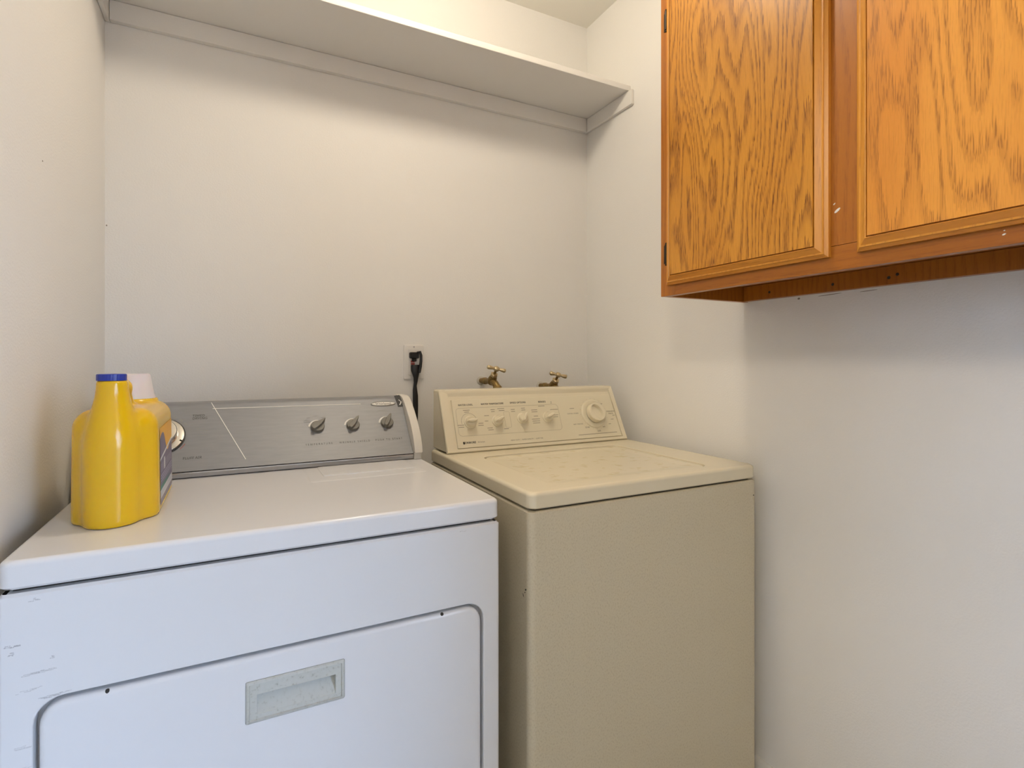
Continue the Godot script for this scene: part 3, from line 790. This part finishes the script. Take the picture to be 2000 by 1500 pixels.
	part("dial_ring", arc(0.0255, 0.0262, -10.0, 195.0), M.ink_soft, panel, S.at(0.9525, 0.0925, up))
	# timer: dial skirt and scooped knob
	var tx := S.at(1.4175, 0.0955, up)
	var dial := part("timer_dial", MB.new().lathe([Vector2(0.0505, -0.0003), Vector2(0.0505, 0.002), Vector2(0.0485, 0.004), Vector2(0.045, 0.0052), Vector2(0.002, 0.0056)], 48).build(), M.almond_panel, t, tx)
	part("painted_shadow_gap", MB.new().lathe([Vector2(0.0325, 0.0054), Vector2(0.0325, 0.009), Vector2(0.002, 0.009)], 40).build(), M.dark, dial, tx)  # solid dark disc painting the shadow between dial and knob
	var turn := deg_to_rad(-58.0)
	part("knob", MB.new().loft([MB.ell(0.0345, 0.0345, 0.0088, turn), MB.ell(0.0350, 0.0350, 0.011, turn), MB.ell(0.0335, 0.0335, 0.0245, turn), MB.ell(0.0318, 0.0312, 0.0265, turn), MB.ell(0.0285, 0.0190, 0.0262, turn), MB.ell(0.0270, 0.0175, 0.0245, turn), MB.ell(0.0245, 0.0150, 0.0165, turn)]).build(), M.almond, dial, tx)
	for i in 40:
		if i % 2 == 0:
			var a := TAU * i / 40.0
			part("dial_mark", bar(Vector2(0.0535, 0).rotated(a), Vector2(0.0555, 0).rotated(a), 0.0006, 0.0001), M.ink_soft, panel, S.at(1.4175, 0.0955, up))
	# print
	part("print_frame", outline(0.9125, 1.279, 0.047, 0.136, 0.012, 0.0008), M.ink_faint, panel, S.at(0, 0, up))
	part("print_frame", outline(1.073, 1.094, 0.066, 0.118, 0.004, 0.0006), M.ink_faint, panel, S.at(0, 0, up))
	text("WATER LEVEL", 0.049, M.ink, panel, S.at(0.948, 0.1455, up), "Droid Sans", 0.0002, 700)
	text("WATER TEMPERATURE", 0.079, M.ink, panel, S.at(1.0395, 0.1460, up), "Droid Sans", 0.0002, 700)
	text("SPEED OPTIONS", 0.058, M.ink, panel, S.at(1.131, 0.1465, up), "Droid Sans", 0.0002, 700)
	text("RINSES", 0.028, M.ink, panel, S.at(1.2215, 0.1460, up), "Droid Sans", 0.0002, 700)
	text("2", 0.004, M.ink, panel, S.at(1.2560, 0.1425, up))
	text("KENMORE", 0.0395, M.black, panel, S.at(0.9435, 0.0265, up), "Droid Sans", 0.0003, 900)
	part("logo_block", bar(Vector2(-0.0025, 0), Vector2(0.0025, 0), 0.0075, 0.0003), M.black, panel, S.at(0.9245, 0.0262, up))
	text("80 Series", 0.023, M.ink_soft, panel, S.at(0.9815, 0.0262, up), "Droid Serif")
	text("HEAVY DUTY  |  SUPER CAPACITY  |  QUIET PAK", 0.116, M.ink_soft, panel, S.at(1.140, 0.0240, up))
	text("COTTON / STURDY", 0.045, M.ink_soft, panel, S.at(1.333, 0.1000, up))
	text("PERMANENT", 0.035, M.ink_soft, panel, S.at(1.4910, 0.1010, up))
	text("PRESS", 0.020, M.ink_soft, panel, S.at(1.4900, 0.0930, up))
	text("KNIT / DELICATE", 0.038, M.ink_soft, panel, S.at(1.345, 0.0620, up))
	text("SOAK", 0.018, M.ink_soft, panel, S.at(1.379, 0.0490, up))
	text("OFF", 0.014, M.ink_soft, panel, S.at(1.424, 0.0335, up))
	for e in [[0.948, 0.1285, 0.022], [0.948, 0.1225, 0.016], [0.923, 0.0820, 0.022], [0.924, 0.0755, 0.018], [0.990, 0.0845, 0.016], [0.989, 0.0780, 0.018], [1.013, 0.108, 0.016], [1.010, 0.0905, 0.012], [1.018, 0.0680, 0.018], [1.020, 0.0620, 0.018], [1.037, 0.1265, 0.014], [1.037, 0.1200, 0.012], [1.066, 0.1290, 0.024], [1.068, 0.1225, 0.020], [1.074, 0.0620, 0.016], [1.108, 0.1240, 0.014], [1.108, 0.1175, 0.014], [1.146, 0.1270, 0.014], [1.146, 0.1205, 0.014], [1.186, 0.1190, 0.022], [1.186, 0.1125, 0.022], [1.188, 0.0980, 0.016], [1.186, 0.0880, 0.030], [1.186, 0.0815, 0.028], [1.186, 0.0750, 0.026], [1.216, 0.1315, 0.024], [1.262, 0.1175, 0.030], [1.262, 0.0985, 0.024], [1.262, 0.0920, 0.020], [1.333, 0.1180, 0.018], [1.452, 0.1300, 0.024], [1.500, 0.0860, 0.010], [1.490, 0.0720, 0.012], [1.475, 0.0560, 0.010], [1.447, 0.0470, 0.010]]:
		part("print_mark", bar(Vector2(-e[2] / 2, 0), Vector2(e[2] / 2, 0), 0.0016, 0.0001), M.ink_soft, panel, S.at(e[0], e[1], up))
	part("print_line", bar(Vector2(1.337, 0.0245), Vector2(1.497, 0.0255), 0.0016, 0.0001), M.ink_soft, panel, S.at(0, 0, up))
	# chips in the enamel
	for p in [[0.8575, 0.705, 0.8255, 0.0035, 0.002], [0.8575, 0.690, 0.815, 0.0012, 0.004], [0.8575, 0.698, 0.822, 0.0022, 0.0012]]:
		part("chip", MB.new().loft([MB.ell(p[3], p[4], 0.0, 0.5, 10), MB.ell(p[3] * 0.8, p[4] * 0.8, 0.0003, 0.5, 10)]).build(), M.ink, t, Transform3D(Basis(Vector3.UP, -PI / 2), Vector3(p[0], p[1], p[2])))
	part("chip", MB.new().loft([MB.ell(0.0018, 0.0016, 0.0, 0.0, 10), MB.ell(0.0015, 0.0013, 0.0004, 0.0, 10)]).build(), M.dark, t, Transform3D(Basis.IDENTITY, Vector3(1.536, 0.830, zf)))


# ------------------------------------------------------------------ the jug: one blown plastic surface, meshed from a distance field
func sbox(p: Vector3, c: Vector3, h: Vector3, r: float) -> float:
	var q := (p - c).abs() - h + Vector3(r, r, r)
	return Vector3(maxf(q.x, 0), maxf(q.y, 0), maxf(q.z, 0)).length() + minf(maxf(q.x, maxf(q.y, q.z)), 0.0) - r

func scap(p: Vector3, a: Vector3, b: Vector3, ra: float, rb: float) -> float:
	var d := b - a
	var k := clampf((p - a).dot(d) / d.length_squared(), 0, 1)
	return (p - a - d * k).length() - lerpf(ra, rb, k)

func smin(a: float, b: float, k: float) -> float:
	var h := maxf(k - absf(a - b), 0.0) / k
	return minf(a, b) - h * h * k * 0.25

func jug_field(p: Vector3) -> float:
	var d := sbox(p, Vector3(0, 0.075, 0), Vector3(0.0622 - 0.010 * p.y, 0.115, 0.135), 0.032)
	# the rounded column under the cap
	var r := lerpf(0.0405, 0.0218, smoothstep(0.125, 0.237, p.y))
	var col := maxf((Vector2(p.x + 0.001, p.z - 0.133).length() - r) * 0.98, p.y - 0.2385)
	d = smin(d, col, 0.013)
	d = smin(d, scap(p, Vector3(0, 0.226, 0.106), Vector3(0.002, 0.224, 0.062), 0.0115, 0.012), 0.010)
	d = smin(d, scap(p, Vector3(0.002, 0.224, 0.062), Vector3(0, 0.18, 0.02), 0.012, 0.015), 0.012)
	d = smin(d, maxf(Vector2(p.x, p.z + 0.065).length() - 0.041, absf(p.y - 0.17) - 0.0265), 0.010)
	return -smin(-d, p.y, 0.006)

func surface_nets(lo: Vector3, hi: Vector3, cell: float) -> MB:
	var n := Vector3i(((hi - lo) / cell).ceil()) + Vector3i.ONE
	var f := PackedFloat32Array()
	f.resize(n.x * n.y * n.z)
	var sx := 1; var sy := n.x; var sz := n.x * n.y
	for z in n.z:
		for y in n.y:
			for x in n.x:
				f[x + y * sy + z * sz] = jug_field(lo + Vector3(x, y, z) * cell)
	var m := MB.new()
	var vert := {}
	for z in n.z - 1:
		for y in n.y - 1:
			for x in n.x - 1:
				var b := x + y * sy + z * sz
				var neg := 0
				for k in 8:
					if f[b + (k & 1) * sx + (k >> 1 & 1) * sy + (k >> 2) * sz] < 0.0: neg += 1
				if neg == 0 or neg == 8: continue
				var s := Vector3.ZERO; var c := 0
				for e in [[0, 1], [2, 3], [4, 5], [6, 7], [0, 2], [1, 3], [4, 6], [5, 7], [0, 4], [1, 5], [2, 6], [3, 7]]:
					var i: int = e[0]; var j: int = e[1]
					var fa := f[b + (i & 1) * sx + (i >> 1 & 1) * sy + (i >> 2) * sz]
					var fb := f[b + (j & 1) * sx + (j >> 1 & 1) * sy + (j >> 2) * sz]
					if (fa < 0.0) != (fb < 0.0):
						var pa := Vector3(i & 1, i >> 1 & 1, i >> 2); var pb := Vector3(j & 1, j >> 1 & 1, j >> 2)
						s += pa.lerp(pb, fa / (fa - fb)); c += 1
				vert[b] = lo + (Vector3(x, y, z) + s / c) * cell
	for z in range(1, n.z - 1):
		for y in range(1, n.y - 1):
			for x in range(1, n.x - 1):
				var b := x + y * sy + z * sz
				var neg := f[b] < 0.0
				for ax in [[sx, sy, sz], [sy, sz, sx], [sz, sx, sy]]:
					if neg != (f[b + ax[0]] < 0.0):
						var u: int = ax[1]; var v: int = ax[2]
						var q := [vert[b - u - v], vert[b - v], vert[b], vert[b - u]]
						if neg: m.quad(q[0], q[1], q[2], q[3])
						else: m.quad(q[3], q[2], q[1], q[0])
	return m

func jug() -> void:
	var at := Vector3(0.1345, 0.9142, 0.577)
	var t := thing("detergent_jug", "yellow plastic detergent jug with a blue cap standing on the white dryer", "jug", at)
	var xf := Transform3D(Basis.IDENTITY, at)
	part("bottle", surface_nets(Vector3(-0.075, -0.006, -0.15), Vector3(0.075, 0.25, 0.19), 0.0036).build(70.0), M.yellow, t, xf)
	var up := Basis(Vector3.RIGHT, -PI / 2)
	var cap := MB.new()
	var loops := []
	for e in [[0.0205, 0.0], [0.0209, 0.001], [0.0209, 0.0095], [0.0200, 0.0108], [0.0165, 0.0112]]:
		var l := PackedVector3Array()
		for j in 96:
			var a := TAU * j / 96.0
			var rr: float = e[0] - (0.0004 if j % 3 == 0 and e[1] > 0.0005 and e[1] < 0.01 else 0.0)
			l.append(Vector3(rr * cos(a), rr * sin(a), e[1]))
		loops.append(l)
	part("cap", cap.loft(loops).build(), M.blue, t, Transform3D(up, at + Vector3(-0.0022, 0.2382, 0.133)))
	var cup := part("measuring_cup", MB.new().lathe([Vector2(0.0375, 0.0), Vector2(0.038, 0.002), Vector2(0.0355, 0.008), Vector2(0.0292, 0.046), Vector2(0.0275, 0.0495), Vector2(0.0245, 0.050), Vector2(0.023, 0.047), Vector2(0.001, 0.046)], 48).build(), M.cup, t, Transform3D(up, at + Vector3(0.0, 0.1955, -0.065)))
	cup.set_meta("label", "translucent white measuring cup")
	# label wrapped on the side that faces the room
	var L := MB.new()
	var nz := 18; var ny := 16
	var g := []
	for i in nz + 1:
		var row := []
		for j in ny + 1:
			var z := lerpf(0.092, -0.118, float(i) / nz); var y := lerpf(0.012, 0.150, float(j) / ny)
			var x := 0.09
			for k in 40:
				var d := jug_field(Vector3(x, y, z))
				if d < 0.0007: break
				x -= maxf(d - 0.0005, 0.0001)
			row.append(Vector3(x, y, z))
		g.append(row)
	for i in nz:
		for j in ny:
			var uv := [Vector2(float(i) / nz, 1 - float(j) / ny), Vector2(float(i + 1) / nz, 1 - float(j) / ny), Vector2(float(i + 1) / nz, 1 - float(j + 1) / ny), Vector2(float(i) / nz, 1 - float(j + 1) / ny)]
			L.quad(g[i][j], g[i + 1][j], g[i + 1][j + 1], g[i][j + 1])
			for k in [0, 1, 2, 0, 2, 3]: L.UV.append(uv[k])
	var lm := mat(Color.WHITE, 0.4)
	lm.albedo_texture = jug_label()
	lm.texture_repeat = false
	part("paper_label", L.build(60.0), lm, t, xf)

# printed side label: dark violet ground, white sweep, lines of fine print, green and pale fields
func jug_label() -> ImageTexture:
	var n := 256
	var im := Image.create(n, n, false, Image.FORMAT_RGB8)
	var violet := Color(0.40, 0.36, 0.44); var pale := Color(0.80, 0.80, 0.80); var green := Color(0.20, 0.47, 0.40); var yel := Color(0.90, 0.66, 0.12)
	for y in n:
		for x in n:
			var u := float(x) / n; var v := float(y) / n
			var c := violet
			if v < 0.14 + 0.20 * smoothstep(0.25, 0.6, u) - 0.06 * sin(u * 9.0): c = yel
			var sw := v - (0.40 - 0.14 * u)
			if sw > 0.0 and sw < 0.035: c = pale
			if v > 0.47 and v < 0.60 and int(v * n) % 7 < 2 and u > 0.06 and u < 0.86 and sin(u * 160.0 + floorf(v * n / 7.0) * 2.3) > -0.5: c = Color(0.72, 0.70, 0.76)
			if v > 0.62 and v < 0.74 and int(v * n) % 9 < 3 and u > 0.05 and u < 0.9: c = Color(0.70, 0.69, 0.76)
			if u > 0.28 and u < 0.36 and v > 0.44 and v < 0.60: c = pale
			if v > 0.76 and v < 0.82: c = green.lerp(violet, smoothstep(0.3, 0.9, u))
			if v >= 0.82 and v < 0.92: c = pale
			if v > 0.84 and v < 0.90 and int(v * n) % 6 < 2: c = Color(0.62, 0.62, 0.63)
			if v >= 0.92: c = Color(0.45, 0.41, 0.44) if int(v * n) % 5 < 3 else Color(0.62, 0.59, 0.60)
			im.set_pixel(x, y, c)
	return ImageTexture.create_from_image(im)


func outlet() -> void:
	var x0 := 0.831; var x1 := 0.903; var y0 := 1.122; var y1 := 1.2415
	var t := thing("wall_outlet", "white electrical outlet plate on the back wall between dryer and washer", "outlet", Vector3(0.867, 1.18, 0))
	part("plate", MB.new().loft([MB.rrz(x0, x1, y0, y1, 0.004, 0.0), MB.rrz(x0, x1, y0, y1, 0.004, 0.003), MB.rrz(x0 + 0.004, x1 - 0.004, y0 + 0.004, y1 - 0.004, 0.003, 0.006)]).build(), M.plate, t)
	part("socket", MB.new().loft([MB.rrz(0.8465, 0.8875, 1.136, 1.2275, 0.003, 0.0055), MB.rrz(0.8475, 0.8865, 1.137, 1.2265, 0.003, 0.0072)]).build(), M.plate, t)
	part("screw", MB.new().lathe([Vector2(0.003, 0.0055), Vector2(0.0025, 0.0068), Vector2(0.0003, 0.007)], 12).build(), M.steel, t, Transform3D(Basis.IDENTITY, Vector3(0.867, 1.234, 0.0)))
	var c := thing("power_cord", "black flat power cord plugged into the outlet and hanging behind the dryer", "power cord", Vector3(0.865, 0.9, 0.02))
	var z := 0.0074
	part("plug", MB.new().loft([MB.rrz(0.849, 0.881, 1.194, 1.216, 0.005, z), MB.rrz(0.849, 0.881, 1.194, 1.216, 0.005, z + 0.014), MB.rrz(0.852, 0.878, 1.197, 1.214, 0.004, z + 0.018)]).build(), M.black, c)
	part("plug_neck", MB.new().loft([MB.rrz(0.858, 0.872, 1.183, 1.198, 0.003, z), MB.rrz(0.858, 0.872, 1.183, 1.198, 0.003, z + 0.012)]).build(), M.black, c)
	part("loop", MB.new().tube([Vector3(0.872, 1.214, 0.024), Vector3(0.881, 1.216, 0.030), Vector3(0.8835, 1.205, 0.032), Vector3(0.8835, 1.185, 0.032), Vector3(0.882, 1.165, 0.030), Vector3(0.878, 1.145, 0.028)], [0.004, 0.005, 0.0052, 0.0052, 0.0052, 0.005], 12).build(), M.black, c)
	for y in [1.1835, 1.1755]:
		part("warning_tag", MB.new().box(Vector3(0.855, y - 0.003, z), Vector3(0.868, y + 0.003, z + 0.003), 0.0005).build(), M.ink_red, c)
	# the moulded grip narrows downwards into the flat cable
	var loops := []
	for e in [[0.8675, 1.1725, 0.0145, 0.007], [0.8675, 1.168, 0.0160, 0.009], [0.868, 1.152, 0.0160, 0.010], [0.869, 1.140, 0.0120, 0.009], [0.8695, 1.128, 0.0088, 0.006], [0.8685, 1.112, 0.0070, 0.0045], [0.8665, 1.100, 0.0062, 0.004], [0.8665, 1.085, 0.0080, 0.004], [0.868, 1.065, 0.0092, 0.004], [0.8685, 1.03, 0.0092, 0.004], [0.868, 0.99, 0.0086, 0.004], [0.866, 0.95, 0.0078, 0.004], [0.862, 0.90, 0.0078, 0.004]]:
		var l := PackedVector3Array()
		for j in 16:
			l.append(Vector3(e[0] + e[2] * cos(TAU * j / 16.0), e[1], 0.019 + e[3] * sin(TAU * j / 16.0)))
		loops.append(l)
	part("cable", MB.new().loft(loops).build(60.0), M.black, c)


func faucet(at: Vector3, label: String) -> void:
	var t := thing("faucet", label, "faucet", at, "brass laundry faucets on the back wall")
	var o := Transform3D(Basis.IDENTITY, at)
	part("escutcheon", MB.new().lathe([Vector2(0.0165, 0.0), Vector2(0.016, 0.002), Vector2(0.0115, 0.004)], 20).build(), M.putty, t, o)
	part("pipe", MB.new().tube([Vector3(0, 0, 0.004), Vector3(0, 0, 0.03), Vector3(0, 0, 0.031), Vector3(0, 0, 0.044), Vector3(0, 0, 0.045), Vector3(0.001, 0.001, 0.085)], [0.0095, 0.0095, 0.0125, 0.0125, 0.010, 0.011], 14).build(), M.brass, t, o)
	var c := Vector3(0.002, 0.003, 0.092)
	part("body", MB.new().tube([c + Vector3(0, -0.010, -0.014), c + Vector3(0, -0.006, -0.008), c, c + Vector3(0, 0.009, 0.009), c + Vector3(0, 0.016, 0.016)], [0.009, 0.0145, 0.0165, 0.0145, 0.0115], 18).build(), M.brass, t, o)
	var s := part("spout", MB.new().tube([c + Vector3(0, -0.002, 0.006), c + Vector3(0.001, -0.010, 0.024), c + Vector3(0.002, -0.020, 0.036), c + Vector3(0.002, -0.034, 0.042)], [0.0125, 0.0125, 0.0125, 0.0125], 16).build(), M.brass, t, o)
	part("hose_coupling", MB.new().tube([c + Vector3(0.002, -0.020, 0.037), c + Vector3(0.002, -0.024, 0.039), c + Vector3(0.002, -0.036, 0.0435), c + Vector3(0.002, -0.040, 0.045)], [0.0145, 0.0165, 0.0165, 0.0145], 12).build(20.0), M.brass, s, o)
	var ax := Vector3(0, 0.74, 0.67).normalized()
	part("packing_nut", MB.new().tube([c + ax * 0.021, c + ax * 0.023, c + ax * 0.031, c + ax * 0.034], [0.0125, 0.0135, 0.0135, 0.009], 6).build(15.0), M.brass_clean, t, o)
	part("stem", MB.new().tube([c + ax * 0.032, c + ax * 0.054], [0.0048, 0.0045], 10).build(), M.brass, t, o)
	var hub := c + ax * 0.056
	var d := Vector3(0.93, -0.22, 0.25).normalized()
	var h := MB.new()
	h.tube([hub - ax * 0.006, hub - ax * 0.004, hub + ax * 0.004, hub + ax * 0.0065, hub + ax * 0.007], [0.007, 0.0105, 0.0105, 0.0075, 0.001], 14)
	var pth := []; var rad := []
	for q in [[-0.034, 0.002], [-0.0325, 0.0060], [-0.028, 0.0078], [-0.020, 0.0066], [-0.010, 0.0044], [0.0, 0.0044], [0.010, 0.0044], [0.020, 0.0066], [0.028, 0.0078], [0.0325, 0.0060], [0.034, 0.002]]:
		pth.append(hub + d * q[0]); rad.append(q[1])
	h.tube(pth, rad, 14)
	part("handle", h.build(60.0), M.brass_clean, t, o)
